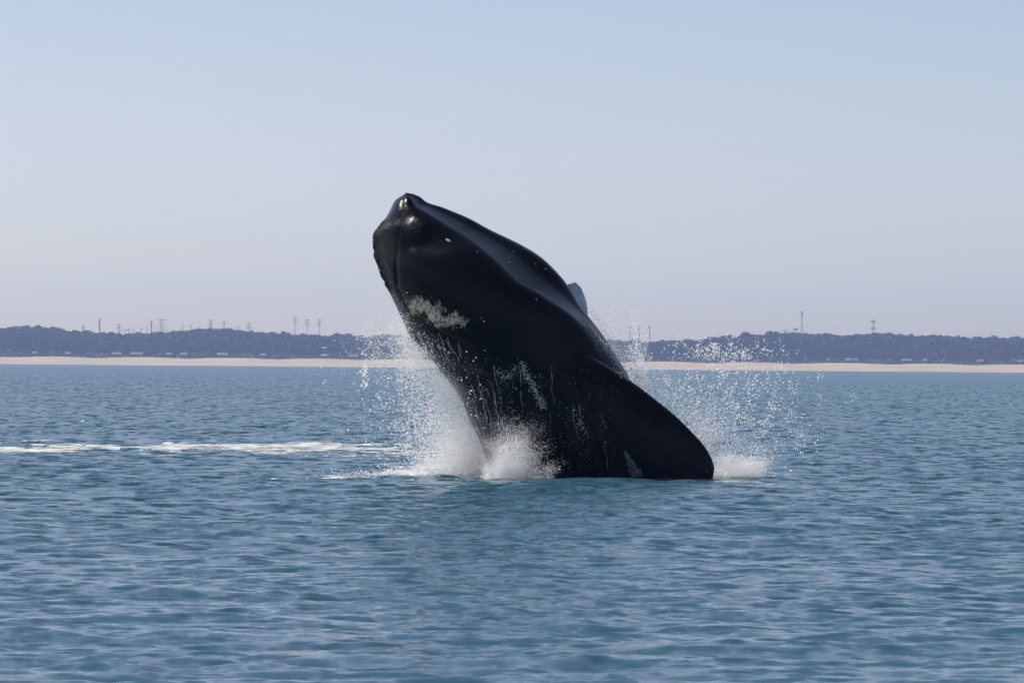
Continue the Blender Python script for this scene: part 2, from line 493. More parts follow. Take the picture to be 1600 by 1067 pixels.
def bars(name, segs, r0, mat, parent, r1=None, sides=6):
    V, Fc = [], []
    for a, c in segs:
        a, c = Vector(a), Vector(c)
        d = (c - a).normalized()
        u = d.orthogonal().normalized(); v = d.cross(u)
        k = len(V)
        for p, r in ((a, r0), (c, r0 if r1 is None else r1)):
            for j in range(sides):
                t = 2 * math.pi * j / sides
                V.append(p + u * math.cos(t) * r + v * math.sin(t) * r)
        for j in range(sides):
            n_ = (j + 1) % sides
            Fc.append((k + j, k + n_, k + sides + n_, k + sides + j))
        Fc.append(tuple(k + j for j in reversed(range(sides)))); Fc.append(tuple(k + sides + j for j in range(sides)))
    return mesh_obj(name, V, Fc, mat, parent)

def stand(name, px, top, label, cat, group):
    t = P(px, top, POLE_Y)
    z = float(ground_z(t.x, POLE_Y)) - 0.5
    e = empty(name, (t.x, POLE_Y, z))
    tag(e, label, cat, group)
    return e, t.z - z

def power_pole(px, top, label, arms=(0.06, 0.15, 0.24), half=1.7, r=0.24, zig=False):
    e, h = stand('power_pole', px, top, label, 'power pole', 'power poles on the skyline')
    bars('shaft', [((0, 0, 0), (0, 0, h))], r * 1.25, m_pole, e, r * .7, 8)
    for i, a in enumerate(arms):
        z = h - a * 24
        if zig:
            s = -1 if i % 2 else 1
            arm = bars('crossarm', [((-.3 * s, 0, z - .3), (half * s, 0, z + .5))], .22, m_pole, e)
            bars('insulator', [((half * s, 0, z - .8), (half * s, 0, z + .5))], .28, m_steel, arm)
        else:
            arm = bars('crossarm', [((-half, 0, z), (half, 0, z))], .19, m_pole, e)
            bars('insulator', [((-half * .9, 0, z), (-half * .9, 0, z + .8))], .2, m_steel, arm)
            bars('insulator', [((half * .9, 0, z), (half * .9, 0, z + .8))], .2, m_steel, arm)

def lattice(px, top, label, arms, base=2.2, tip=0.6, name='lattice_pylon', cat='pylon', r=.11, group='lattice pylons on the skyline'):
    e, h = stand(name, px, top, label, cat, group)
    def corner(k, z):
        w = base + (tip - base) * min(1, z / h) ** .8
        return (w * (1 if k in (0, 3) else -1), w * (1 if k < 2 else -1), z)
    for k in range(4):
        n = 4
        bars('leg', [(corner(k, h * i / n), corner(k, h * (i + 1) / n)) for i in range(n)], r, m_steel, e)
    segs = []; n = 8
    for i in range(n):
        for k in range(4):
            a, c = h * i / n, h * (i + 1) / n
            segs += [(corner(k, a), corner((k + 1) % 4, c)), (corner(k, c), corner((k + 1) % 4, c))]
    bars('bracing', segs, r * .6, m_steel, e, sides=4)
    for frac, hw in arms:
        z = h * frac
        bars('crossarm', [((-hw, 0, z), (hw, 0, z)), ((-hw, 0, z), (0, 0, z + 1.4)), ((hw, 0, z), (0, 0, z + 1.4))], r, m_steel, e, sides=4)
    return e, h

def mast(px, top, label, bar=0.0, r=.26):
    e, h = stand('substation_mast', px, top, label, 'mast', 'slim substation masts on the skyline')
    bars('shaft', [((0, 0, 0), (0, 0, h))], r * 1.2, m_steel, e, r * .6, 6)
    bars('cap', [((0, 0, h), (0, 0, h + .9))], r * .4, m_steel, e)
    if bar: bars('crossarm', [((-bar, 0, h - 1.2), (bar, 0, h - 1.2))], .18, m_steel, e)

power_pole(155.5, 497, 'tall dark zigzag power pole standing alone on the left hill', (.05, .14, .23, .32, .41), 0.9, .45, True)
power_pole(236.5, 500, 'tall dark power pole just left of the wide armed lattice pylon', (.08, .2), 1.2, .42)
power_pole(461, 494, 'tallest and leftmost of the three power poles left of the whale')
power_pole(480, 498, 'middle one of the three power poles left of the whale')
power_pole(499, 498, 'rightmost of the three power poles left of the whale')
power_pole(984.5, 508, 'leftmost of the three power poles right behind the whale', (.1,), 1.0, .3)
power_pole(999, 508, 'middle one of the three power poles right behind the whale', (.07, .17), 1.3, .38)
power_pole(1015, 508, 'rightmost of the three power poles right behind the whale', (.09,), 1.2, .36)
lattice(186, 506, 'slender lattice pylon left of the substation masts', [(.93, 2.0), (.8, 2.4)], 1.6)
lattice(252.5, 499, 'wide armed lattice pylon above the left hill', [(.97, 5.5), (.84, 4.2), (.7, 6.0)], 2.4)
lattice(329, 500, 'tall lattice pylon on the middle hilltop', [(.95, 2.2), (.8, 3.2), (.66, 2.4)], 1.5)
lattice(350, 503, 'lattice pylon with one flat top arm on the middle hilltop', [(.97, 3.2)], 1.3)
lattice(389, 504, 'rightmost lattice pylon on the middle hilltop', [(.9, 3.0), (.72, 3.6)], 1.8)
lattice(1227, 515.5, 'faint low lattice pylon just left of the radio tower', [(.96, 4.5), (.86, 3.2)], 1.6)
lattice(130, 508, 'small faint lattice pylon left of the zigzag power pole', [(.9, 1.6)], 1.1, .4, r=.12)
for px, top, lab, bar in [
    (195, 514, 'short mast with crossbar right beside the slender lattice pylon', 4.0),
    (201, 513, 'second short mast with crossbar right of the slender lattice pylon', 2.5),
    (207, 512, 'left one of the close pair of substation masts', 0), (210.5, 510, 'right one of the close pair of substation masts', 0),
    (221, 512, 'lone thin mast between the close pair and the tall dark pole', 1.6),
    (230, 506, 'thin faint mast just left of the tall dark power pole', 0),
    (240.5, 510, 'tallest thin mast between the dark pole and the wide armed pylon', 0),
    (244, 514, 'shortest thin mast between the dark pole and the wide armed pylon', 0),
    (248, 513.5, 'thin mast hard left of the wide armed lattice pylon', 0),
    (256, 515, 'first short mast right of the wide armed lattice pylon', 0),
    (259, 514, 'second short mast right of the wide armed lattice pylon', 0),
    (262.5, 514, 'third short mast right of the wide armed lattice pylon', 0),
    (285, 508, 'thin mast at the left foot of the middle hilltop', 1.2),
    (298, 507.5, 'thin mast on the left slope of the middle hilltop', 1.2),
    (369, 511, 'left one of two thin masts between the middle hilltop pylons', 0),
    (374, 510.5, 'right one of two thin masts between the middle hilltop pylons', 1.2)]:
    mast(px, top, lab, bar)

def radio_tower(px, top, label):
    e, h = lattice(px, top, label, [], 1.2, .55, 'radio_tower', 'tower', .11, 'radio masts on the right hill')
    for f in (.88, .97):
        bars('antenna_ring', [((math.cos(a), math.sin(a), h * f - .8), (math.cos(a), math.sin(a), h * f + .8)) for a in np.linspace(0, 5.24, 6)], .16, m_steel, e)
    bars('top_spike', [((0, 0, h), (0, 0, h + 3.0))], .12, m_steel, e)

def platform_mast(px, top, label, plats, r=.36, spike=1.5):
    e, h = stand('radio_mast', px, top, label, 'mast', 'radio masts on the right hill')
    bars('shaft', [((0, 0, 0), (0, 0, h))], r, m_steel, e, r * .75, 10)
    for f in plats:
        p = bars('platform', [((0, 0, h * f - .25), (0, 0, h * f + .05))], 1.7, m_steel, e, sides=12)
        for a in np.linspace(0, 5.24, 6):
            bars('antenna', [((math.cos(a) * 1.8, math.sin(a) * 1.8, h * f - .9), (math.cos(a) * 1.8, math.sin(a) * 1.8, h * f + 1.1))], .24, m_steel, p)
    bars('top_spike', [((0, 0, h), (0, 0, h + spike))], .12, m_steel, e)

radio_tower(1253, 487, 'tall lattice radio tower with antennas, highest on the right hill')
platform_mast(1243, 513, 'short stubby radio mast just left of the lattice radio tower', (.95,), .4, .5)
platform_mast(1364.5, 501, 'radio mast with two round antenna platforms standing alone on the right hill', (.96, .69))

# ------------------------------------------------------------------ whale
# stations along the body: back edge L, belly edge R, jaw-ridge position, head-shape weight
ST = [((624, 308), (644, 304), .62, 1), ((616, 315), (656, 308), .64, 1), ((608, 331), (668, 317), .68, 1), ((599, 347), (694, 325), .69, 1),
      ((585, 365), (731, 341), .72, 1), ((586, 395), (767, 360), .76, 1), ((593, 420), (804, 378), .745, 1),
      ((604, 447), (840, 399), .73, 1), ((616, 472), (868, 424), .74, 1), ((628, 497), (891, 452), .80, .85),
      ((640, 523), (910, 482), .88, .55), ((658, 541), (930, 508), .93, .25), ((675, 562), (948, 535), .95, .1),
      ((694, 586), (964, 561), .95, 0), ((712, 607), (982, 592), .95, 0), ((724, 630), (986, 628), .95, 0),
      ((735, 658), (986, 664), .95, 0), ((747, 682), (982, 700), .95, 0), ((757, 708), (978, 738), .95, 0),
      ((768, 740), (976, 778), .95, 0), ((790, 800), (982, 862), .95, 0), ((826, 890), (1000, 965), .95, 0), ((870, 980), (1010, 1050), .95, 0)]
TH = np.radians([-8, 8, 33, 62, 90, 115, 140, 155, 168, 183, 215, 255, 300, 335])

def section(u, c):
    head = np.array([(0, -.2), (.02, .12), (.09, .46), (.25, .78), (.46, .92), (u - .13, .93), (u, .80), (u + (1 - u) * .22, .44), (u + (1 - u) * .55, .05),
                     (1, -.25), (.95, -.75), (.66, -1.05), (.3, -.95), (.06, -.6)])
    ell = np.stack([.5 - .5 * np.cos(TH), np.sin(TH)], -1)
    return c * head + (1 - c) * ell

def catmull(Pts, n, closed):
    Pts = np.asarray(Pts, float); m = len(Pts); out = []
    segs = m if closed else m - 1
    for i in range(segs):
        g = (lambda k: Pts[k % m]) if closed else (lambda k: Pts[min(max(k, 0), m - 1)])
        p0, p1, p2, p3 = g(i - 1), g(i), g(i + 1), g(i + 2)
        for t in np.linspace(0, 1, n, endpoint=False):
            out.append(.5 * ((2 * p1) + (-p0 + p2) * t + (2 * p0 - 5 * p1 + 4 * p2 - p3) * t * t + (-p0 + 3 * p1 - 3 * p2 + p3) * t ** 3))
    if not closed: out.append(Pts[-1])
    return np.array(out)

def to3(px, py, b):
    """Body-plane pixel (px, py) with b pixels (1/100 m) towards the viewer."""
    return P(px, py, D - b / 100.0)

secs = []
BLUNT = [28, 44, 57, 68, 80, 96]                           # half depths of the blunt snout
for k_s, (L, R, u, c) in enumerate(ST):
    q = catmull(section(u, c), 7, True)
    L, R = np.array(L, float), np.array(R, float)
    w = np.linalg.norm(R - L)
    hd = BLUNT[k_s] if k_s < len(BLUNT) else .5 * w * (1.0 + .12 * c)
    xy = L[None] + (R - L)[None] * q[:, :1]
    secs.append(np.concatenate([xy, q[:, 1:] * hd], 1))
secs = np.array(secs)                                     # stations x ring x (px, py, b)
rings = catmull(secs.reshape(len(ST), -1), 6, False).reshape(-1, secs.shape[1], 3)

def loft(rings):
    nr, nc = rings.shape[:2]
    V = [to3(*p) for r in rings for p in r]
    Fc = []
    for i in range(nr - 1):
        for j in range(nc):
            k = (j + 1) % nc
            Fc.append((i * nc + j, i * nc + k, (i + 1) * nc + k, (i + 1) * nc + j))
    c0, c1 = len(V), len(V) + 1
    V.append(to3(*(rings[0].mean(0) + np.array([2, -4, 0])))); V.append(to3(*rings[-1].mean(0)))
    for j in range(nc):
        k = (j + 1) % nc
        Fc.append((c0, k, j)); Fc.append((c1, (nr - 1) * nc + j, (nr - 1) * nc + k))
    return V, Fc

def paddle(lead, trail, b, th, b2=None):
    """Flipper: leading / trailing edge pixels, b offset and half thickness per section."""
    lead = catmull(lead, 5, False); trail = catmull(trail, 5, False)
    b = catmull(np.array(b, float)[:, None], 5, False)[:, 0]; th = catmull(np.array(th, float)[:, None], 5, False)[:, 0]
    tb = b if b2 is None else catmull(np.array(b2, float)[:, None], 5, False)[:, 0]
    out = []
    for k_, (l, t, bb, h) in enumerate(zip(lead, trail, b, th)):
        ring = []
        for a in np.linspace(0, 2 * math.pi, 20, endpoint=False):
            f = .5 - .5 * math.cos(a)
            ring.append((l[0] + (t[0] - l[0]) * f, l[1] + (t[1] - l[1]) * f, bb + (tb[k_] - bb) * f + h * math.sin(a) * (1.15 - .5 * f)))
        out.append(ring)
    return np.array(out)

bodyV, bodyF = loft(rings)
near = paddle([(905, 545), (951, 572), (990, 598), (1023, 622), (1056, 649), (1082, 675), (1100, 695), (1112, 715), (1117, 731)],
              [(850, 690), (905, 745), (955, 790), (995, 812), (1030, 818), (1062, 812), (1086, 798), (1104, 775), (1114, 748)],
              [85, 100, 108, 112, 112, 110, 108, 106, 105], [45, 38, 30, 24, 19, 15, 12, 9, 5])
far = paddle([(845, 475), (868, 455), (882, 446), (891, 441), (898, 439.5)],
             [(905, 570), (920, 530), (920, 495), (916, 470), (908, 449)],
             [-60, -85, -110, -135, -152], [22, 14, 9, 6, 4], [-95, -120, -145, -162, -165])
for r in (near, far):
    v, f = loft(r)
    k = len(bodyV); bodyV += v; bodyF += [tuple(i + k for i in q) for q in f]

BASE = Vector((0.65, D, 0.0))
tmp_me = bpy.data.meshes.new('tmp'); tmp_me.from_pydata([tuple(v - BASE) for v in bodyV], [], bodyF); tmp_me.update()
bm = bmesh.new(); bm.from_mesh(tmp_me); bmesh.ops.recalc_face_normals(bm, faces=bm.faces); bm.to_mesh(tmp_me); bm.free()
tmp = bpy.data.objects.new('tmp', tmp_me); COL.objects.link(tmp)
md = tmp.modifiers.new('r', 'REMESH'); md.mode = 'VOXEL'; md.voxel_size = 0.019; md.use_smooth_shade = True
md = tmp.modifiers.new('s', 'SMOOTH'); md.factor = .5; md.iterations = 6
dg = bpy.context.evaluated_depsgraph_get()
body_me = bpy.data.meshes.new_from_object(tmp.evaluated_get(dg)); body_me.name = 'whale_body'
bpy.data.objects.remove(tmp); bpy.data.meshes.remove(tmp_me)

n = len(body_me.vertices)
co = np.empty(n * 3, np.float32); body_me.vertices.foreach_get('co', co); co = co.reshape(-1, 3).astype(float) + np.array(BASE)
no = np.empty(n * 3, np.float32); body_me.vertices.foreach_get('normal', no); no = no.reshape(-1, 3).astype(float)

def proj(co):
    """World points to photograph pixels."""
    v = co - np.array(cam.location)
    z = v @ np.array(FWD)
    return 800 + F * (v @ np.array(RIGHT)) / z, 533.5 - F * (v @ np.array(UP)) / z

px, py = proj(co)

def seg_dist(px, py, line):
    d = np.full(px.shape, 1e9)
    for (x0, y0), (x1, y1) in zip(line[:-1], line[1:]):
        t = np.clip(((px - x0) * (x1 - x0) + (py - y0) * (y1 - y0)) / ((x1 - x0) ** 2 + (y1 - y0) ** 2 + 1e-9), 0, 1)
        d = np.minimum(d, np.hypot(px - x0 - t * (x1 - x0), py - y0 - t * (y1 - y0)))
    return d

front = np.clip(-no[:, 1] * 2.5, 0, 1)
disp = np.zeros(n)
mouth = [(630, 311), (627, 318), (628.5, 328), (626, 338), (627, 350), (623, 372), (621, 392), (618, 415), (620, 450), (632, 474), (652, 496), (690, 522), (735, 545)]
d = seg_dist(px, py, mouth)
fade_m = np.clip((py - 395) / 50, .22, .85)
disp -= 3.4 * np.exp(-(d / 2.6) ** 2) * front * fade_m
disp += 0.5 * np.exp(-((d - 9) / 6.0) ** 2) * front * fade_m
for (bx, by, br, bh) in [(652, 357, 17, 4.0), (648, 397, 10, 1.0), (640, 308, 10, 1.2)]:
    disp += bh * np.exp(-(np.hypot(px - bx, py - by) / br) ** 4) * front
# folds of the throat and where the flipper joins
for line, dep, wd in [([(905, 597), (925, 625), (940, 660), (952, 700), (956, 745)], 5, 6), ([(880, 560), (905, 590), (912, 640), (918, 700)], 2.5, 8),
                      ([(700, 575), (760, 590), (830, 585), (890, 600)], 2.5, 9)]:
    disp -= dep * np.exp(-(seg_dist(px, py, line) / wd) ** 2) * front
# rough callosities down the edge of the upper jaw and on the chin
edge = [(597, 350), (588, 356), (585, 366), (586, 395), (593, 420), (604, 447)]
ed = np.exp(-(seg_dist(px, py, edge) / 9.0) ** 2)
ed2 = np.exp(-(seg_dist(px, py, [(636, 303), (650, 305)]) / 5.0) ** 2) * .6
ed3 = np.exp(-(seg_dist(px, py, [(642, 527), (650, 535)]) / 8.0) ** 2) * 1.0
snout = np.exp(-(np.hypot((px - 630) / 20, (py - 332) / 26)) ** 4)
boss = np.exp(-(np.hypot(px - 652, py - 357) / 15) ** 4) * front
rough_mask = np.clip(np.maximum.reduce([ed, ed2, ed3, .10 * snout, .25 * boss]), 0, 1)
matt = np.clip(np.maximum.reduce([ed, ed2, ed3, 0.1 * snout, .4 * boss]), 0, 1)
for i in np.nonzero(rough_mask > .03)[0]:
    p = Vector(co[i])
    disp[i] += rough_mask[i] * (1.9 * mnoise.noise(p * 9.0) + 1.9 * mnoise.noise(p * 24.0) + .6)
for i in range(n):
    p = co[i]
    disp[i] += .9 * mnoise.noise((p[0] * 2.2, p[1] * 2.2, p[2] * 2.2))
co2 = co + no * (disp / 100.0)[:, None]
body_me.vertices.foreach_set('co', (co2 - np.array(BASE)).astype(np.float32).ravel())
body_me.update()
at = body_me.attributes.new('rough_skin', 'FLOAT', 'POINT'); at.data.foreach_set('value', matt.astype(np.float32))

m_skin, nt, b = material('whale_skin')
tc = nd(nt, 'ShaderNodeTexCoord')
ns = nd(nt, 'ShaderNodeTexNoise', i_Scale=1.6, i_Detail=6.0); nt.links.new(tc.outputs['Object'], ns.inputs['Vector'])
nt.links.new(ramp(nt, ns.outputs[0], [(0.3, (0.0008, 0.0022, 0.0044)), (0.72, (0.0020, 0.0045, 0.0090))]), b.inputs['Base Color'])
nr_ = nd(nt, 'ShaderNodeTexNoise', i_Scale=5.0, i_Detail=5.0); nt.links.new(tc.outputs['Object'], nr_.inputs['Vector'])
rsk = nd(nt, 'ShaderNodeAttribute', attribute_name='rough_skin')
radd = nd(nt, 'ShaderNodeMath', operation='MULTIPLY_ADD'); radd.inputs[1].default_value = .6; radd.use_clamp = True
nt.links.new(rsk.outputs['Fac'], radd.inputs[0])
nt.links.new(ramp(nt, nr_.outputs[0], [(0.3, (0.13,) * 3), (0.7, (0.27,) * 3)]), radd.inputs[2]); nt.links.new(radd.outputs[0], b.inputs['Roughness'])
nf = nd(nt, 'ShaderNodeTexNoise', i_Scale=14.0, i_Detail=8.0, i_Roughness=0.65); nt.links.new(tc.outputs['Object'], nf.inputs['Vector'])
bp = nd(nt, 'ShaderNodeBump', i_Strength=0.45, i_Distance=0.014); nt.links.new(nf.outputs[0], bp.inputs['Height'])
nt.links.new(bp.outputs[0], b.inputs['Normal'])
b.inputs['IOR'].default_value = 1.34
b.inputs['Specular IOR Level'].default_value = 0.25
# sky reflection on the wet far flipper, painted as pale streaks
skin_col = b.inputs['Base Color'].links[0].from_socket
fl = nd(nt, 'ShaderNodeAttribute', attribute_name='painted_sky_sheen')
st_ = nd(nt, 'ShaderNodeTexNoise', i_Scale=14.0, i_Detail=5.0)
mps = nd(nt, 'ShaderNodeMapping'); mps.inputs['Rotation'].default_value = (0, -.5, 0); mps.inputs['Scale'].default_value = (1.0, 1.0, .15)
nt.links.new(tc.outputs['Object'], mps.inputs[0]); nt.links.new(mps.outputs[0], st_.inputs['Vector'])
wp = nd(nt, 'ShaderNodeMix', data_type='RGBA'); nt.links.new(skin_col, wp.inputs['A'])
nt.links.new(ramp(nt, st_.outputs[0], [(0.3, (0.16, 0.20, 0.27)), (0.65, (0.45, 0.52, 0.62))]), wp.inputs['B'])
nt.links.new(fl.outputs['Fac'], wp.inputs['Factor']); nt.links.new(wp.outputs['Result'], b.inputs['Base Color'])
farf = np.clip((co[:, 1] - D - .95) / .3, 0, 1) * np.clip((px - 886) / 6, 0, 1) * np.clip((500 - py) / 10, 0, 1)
at = body_me.attributes.new('painted_sky_sheen', 'FLOAT', 'POINT'); at.data.foreach_set('value', farf.astype(np.float32))
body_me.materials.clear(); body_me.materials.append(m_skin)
body_me.polygons.foreach_set('use_smooth', np.ones(len(body_me.polygons), dtype=bool))

whale = empty('whale', BASE)
tag(whale, 'black whale breaching out of the sea, leaning left with flipper down', 'whale')
body = bpy.data.objects.new('body', body_me); link(body, whale)

bvh = BVHTree.FromPolygons([tuple(v) for v in co2], [tuple(p.vertices) for p in body_me.polygons])

def on_skin(px, py, lift=0.0):
    """Point of the whale's near side at (px, py)."""
    q = P(px, py, D)
    h = bvh.ray_cast(cam.location, (q - cam.location).normalized())
    if h[0] is None: return None
    return h[0] + h[1] * lift, h[1]

def patch(name, cx, cy, rx, ry, mask, mat, lift, label, step=1.3, relief=0.0):
    xs_ = np.arange(cx - rx, cx + rx, step); ys_ = np.arange(cy - ry, cy + ry, step)
    V, Fc, idx = [], [], {}
    inside = lambda i, j: mask(xs_[i], ys_[j])
    def vid(i, j):
        if (i, j) not in idx:
            x, y = xs_[i], ys_[j]
            h = on_skin(x, y, lift)
            if h is None: return None
            ex = min(1.0, max(0.0, mask(x, y) * 6))
            p = h[0] + h[1] * (relief * ex * (0.5 + mnoise.noise((x * .22, y * .22, 3))) - lift * (1.4 - 1.4 * ex)) - BASE
            idx[(i, j)] = len(V); V.append(p)
        return idx[(i, j)]
    for i in range(len(xs_) - 1):
        for j in range(len(ys_) - 1):
            if mask(.5 * (xs_[i] + xs_[i + 1]), .5 * (ys_[j] + ys_[j + 1])) > 0:
                q = [vid(i, j), vid(i, j + 1), vid(i + 1, j + 1), vid(i + 1, j)]
                if None not in q: Fc.append(tuple(q))
    o = mesh_obj(name, V, Fc, mat, body, True)
    o['label'] = label
    return o

m_call, nt, b = material('callosity')
tc = nd(nt, 'ShaderNodeTexCoord')
na = nd(nt, 'ShaderNodeTexNoise', i_Scale=7.0, i_Detail=10.0, i_Roughness=0.74); nt.links.new(tc.outputs['Object'], na.inputs['Vector'])
nb = nd(nt, 'ShaderNodeTexNoise', i_Scale=11.0, i_Detail=4.0, i_Roughness=0.6); nt.links.new(tc.outputs['Object'], nb.inputs['Vector'])
cov = nd(nt, 'ShaderNodeAttribute', attribute_name='cover')
m1 = nd(nt, 'ShaderNodeMath', operation='MULTIPLY_ADD'); m1.inputs[1].default_value = 3.6
nt.links.new(na.outputs[0], m1.inputs[0]); nt.links.new(cov.outputs['Fac'], m1.inputs[2])
pale = ramp(nt, nb.outputs[0], [(0.3, (0.28, 0.27, 0.20)), (0.45, (0.58, 0.53, 0.36)), (0.6, (0.78, 0.72, 0.54)), (0.75, (0.46, 0.49, 0.46))])
mrg = nd(nt, 'ShaderNodeMapRange'); mrg.inputs['From Min'].default_value = 1.78; mrg.inputs['From Max'].default_value = 2.15
nt.links.new(m1.outputs[0], mrg.inputs['Value'])
mc = nd(nt, 'ShaderNodeMix', data_type='RGBA'); mc.inputs['A'].default_value = (0.0035, 0.005, 0.007, 1)
nv = nd(nt, 'ShaderNodeTexNoise', i_Scale=24.0, i_Detail=5.0, i_Roughness=0.65); nt.links.new(tc.outputs['Object'], nv.inputs['Vector'])
sp = nd(nt, 'ShaderNodeMapRange'); sp.inputs['From Min'].default_value = .38; sp.inputs['From Max'].default_value = .52; nt.links.new(nv.outputs[0], sp.inputs['Value'])
sp.inputs['To Min'].default_value = .15
cvm = nd(nt, 'ShaderNodeMath', operation='MULTIPLY'); nt.links.new(mrg.outputs[0], cvm.inputs[0]); nt.links.new(sp.outputs[0], cvm.inputs[1])
nt.links.new(cvm.outputs[0], mc.inputs['Factor']); nt.links.new(pale, mc.inputs['B'])
nt.links.new(mc.outputs['Result'], b.inputs['Base Color'])
rr = nd(nt, 'ShaderNodeMapRange'); rr.inputs['To Min'].default_value = .25; rr.inputs['To Max'].default_value = .65
nt.links.new(mrg.outputs[0], rr.inputs['Value']); nt.links.new(rr.outputs[0], b.inputs['Roughness'])
bpc = nd(nt, 'ShaderNodeBump', i_Strength=0.5, i_Distance=0.02); nt.links.new(mrg.outputs[0], bpc.inputs['Height']); nt.links.new(bpc.outputs[0], b.inputs['Normal'])
b.inputs['IOR'].default_value = 1.34
b.inputs['Specular IOR Level'].default_value = 0.25

def call_cover(x, y):
    x += 5 * fbm(x * .05, y * .05, 8.0, 4); y += 5 * fbm(x * .05, y * .05, 14.0, 4)
    d1 = 1 - math.hypot((x - 662) / 28, (y - 481 - (x - 664) * .1) / 15)
    d2 = 1 - math.hypot((x - 700) / 30, (y - 500 - (x - 695) * .05) / 13)
    d3 = 1 - math.hypot((x - 680) / 17, (y - 492 - (x - 680) * .6) / 15)
    return max(d1, d2, d3)
co_ = patch('callosity', 682, 491, 66, 42, lambda x, y: call_cover(x, y) + .3, m_call, 0.007, 'mottled yellowish white callosity patch on the lower jaw', 1.2)
cv = []
for v in co_.data.vertices:
    a_, c_ = proj(np.array([v.co + BASE])); cv.append(call_cover(a_[0], c_[0]))
at = co_.data.attributes.new('cover', 'FLOAT', 'POINT'); at.data.foreach_set('value', np.array(cv, np.float32))

m_scar = simple_mat('scar', (0.26, 0.32, 0.34), 0.5, 0.2, 12)
patch('scar', 700.5, 376, 7, 6, lambda x, y: 1 - math.hypot(((x - 700.5) * .86 + (y - 376) * .5) / 4.6, (-(x - 700.5) * .5 + (y - 376) * .86) / 2.0), m_scar, 0.012, 'small pale scar on the dark jaw', .5)
m_pale = simple_mat('painted_wet_sheen', (0.085, 0.10, 0.12), 0.45, 0.7, 9)  # wet sheen along the near flipper's edge, painted as a pale wedge
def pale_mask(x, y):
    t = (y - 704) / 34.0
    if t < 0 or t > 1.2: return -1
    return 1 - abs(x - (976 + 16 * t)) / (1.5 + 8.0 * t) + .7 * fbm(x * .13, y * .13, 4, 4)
patch('sheen_patch', 986, 722, 24, 26, pale_mask, m_pale, 0.012, 'pale grey wedge of painted wet sheen where the flipper meets the water', .9)

# ------------------------------------------------------------------ spray, splash, running water
m_drop, nt, b = material('water_drops')
b.inputs['Base Color'].default_value = (0.98, 0.98, 0.98, 1)
b.inputs['Roughness'].default_value = 0.18
b.inputs['IOR'].default_value = 1.33
tr = nd(nt, 'ShaderNodeBsdfTranslucent'); tr.inputs['Color'].default_value = (0.98, 0.98, 0.98, 1)
mx = nd(nt, 'ShaderNodeMixShader'); mx.inputs[0].default_value = 0.72
nt.links.new(b.outputs[0], mx.inputs[1]); nt.links.new(tr.outputs[0], mx.inputs[2])
nt.links.new(mx.outputs[0], nt.nodes['Material Output'].inputs['Surface'])
dm = bpy.data.meshes.new('water_drop'); bm = bmesh.new(); bmesh.ops.create_icosphere(bm, subdivisions=2, radius=1.0)
for f in bm.faces: f.smooth = True
bm.to_mesh(dm); bm.free(); dm.materials.append(m_drop)
drop = bpy.data.objects.new('water_drop', dm)

def cloud(items):
    """items: (count, sampler -> px, py arrays, depth mean, depth sd, radius median m, radius sigma)"""
    pts, sc = [], []
    for cnt, samp, dm_, dsd, rm, rs in items:
        x, y = samp(cnt)
        dep = rng.normal(dm_, dsd, len(x))
        for a, c, e in zip(x, y, dep):
            pts.append(P(a, c, e))
        r = np.clip(np.exp(rng.normal(math.log(rm), rs, len(x))), .0012, .0115)
        st = rng.uniform(.6, 1.2, (len(x), 3)); st[:, 2] *= rng.uniform(1.0, 2.4, len(x))
        sc.append(r[:, None] * st)
    pts = np.array([tuple(p) for p in pts]); sc = np.concatenate(sc)
    k = pts[:, 2] > -0.05
    return pts[k], sc[k]

def blob(cx, cy, sx, sy, clump=0.0, tilt=0.0):
    def f(n):
        u = rng.normal(0, sx, n); v = rng.normal(0, sy, n)
        if clump > 0:                                      # gather the drops into strings and knots
            m = max(4, n // 14)
            ku, kv = rng.normal(0, sx, m), rng.normal(0, sy, m)
            w = rng.integers(0, m, n); g = rng.random(n) < clump
            u = np.where(g, ku[w] + rng.normal(0, 4.0, n), u); v = np.where(g, kv[w] + rng.normal(0, 5.5, n), v)
        return cx + u + tilt * v, cy + v
    return f

def along(line, sd0, sd1, power=1.0):
    line = np.array(line, float)
    def f(n):
        t = rng.random(n) ** power * (len(line) - 1)
        i = np.minimum(t.astype(int), len(line) - 2); q = (t - i)[:, None]
        p = line[i] * (1 - q) + line[i + 1] * q
        s = sd0 + (sd1 - sd0) * t / (len(line) - 1)
        return p[:, 0] - np.abs(rng.normal(0, 1, n)) * s, p[:, 1] + rng.normal(0, 1, n) * s * .5
    return f

def along_r(line, sd0, sd1, power=1.0):
    g = along(line, sd0, sd1, power)
    line_ = line
    def f(n):
        x, y = g(n)
        lx = np.interp(y, [p[1] for p in line_], [p[0] for p in line_])
        return lx + np.abs(lx - x), y
    return f

LEFT = [(632, 500), (645, 535), (672, 560), (693, 587), (714, 610), (726, 640), (738, 668), (752, 700), (764, 735)]
RIGHT_E = [(922, 490), (948, 535), (966, 562), (990, 598), (1023, 622), (1056, 649), (1082, 676), (1105, 705), (1118, 735)]

def jets(x0, sx, height, n_jets, lean=0.0, floor=747, spread=.16):
    """Feathery fingers of water thrown up from the surface between x0 - sx and x0 + sx."""
    def f(n):
        jx = x0 + rng.normal(0, sx, n_jets)
        jh = height * np.exp(-((jx - x0) / (1.7 * sx)) ** 2) * rng.gamma(5.0, .17, n_jets)
        jl = rng.normal(lean, .35, n_jets) + (jx - x0) / sx * .25
        jw = rng.uniform(2.0, 6.0, n_jets)
        w = rng.choice(n_jets, n, p=(jh + 4) / (jh + 4).sum())
        t = rng.random(n) ** 1.35
        y = jh[w] * (2 * t - t * t) * rng.normal(1, .10, n)
        x = jx[w] + jl[w] * jh[w] * t * .8 + rng.normal(0, 1, n) * (jw[w] + spread * jh[w] * t)
        return x, floor - np.abs(y)
    return f

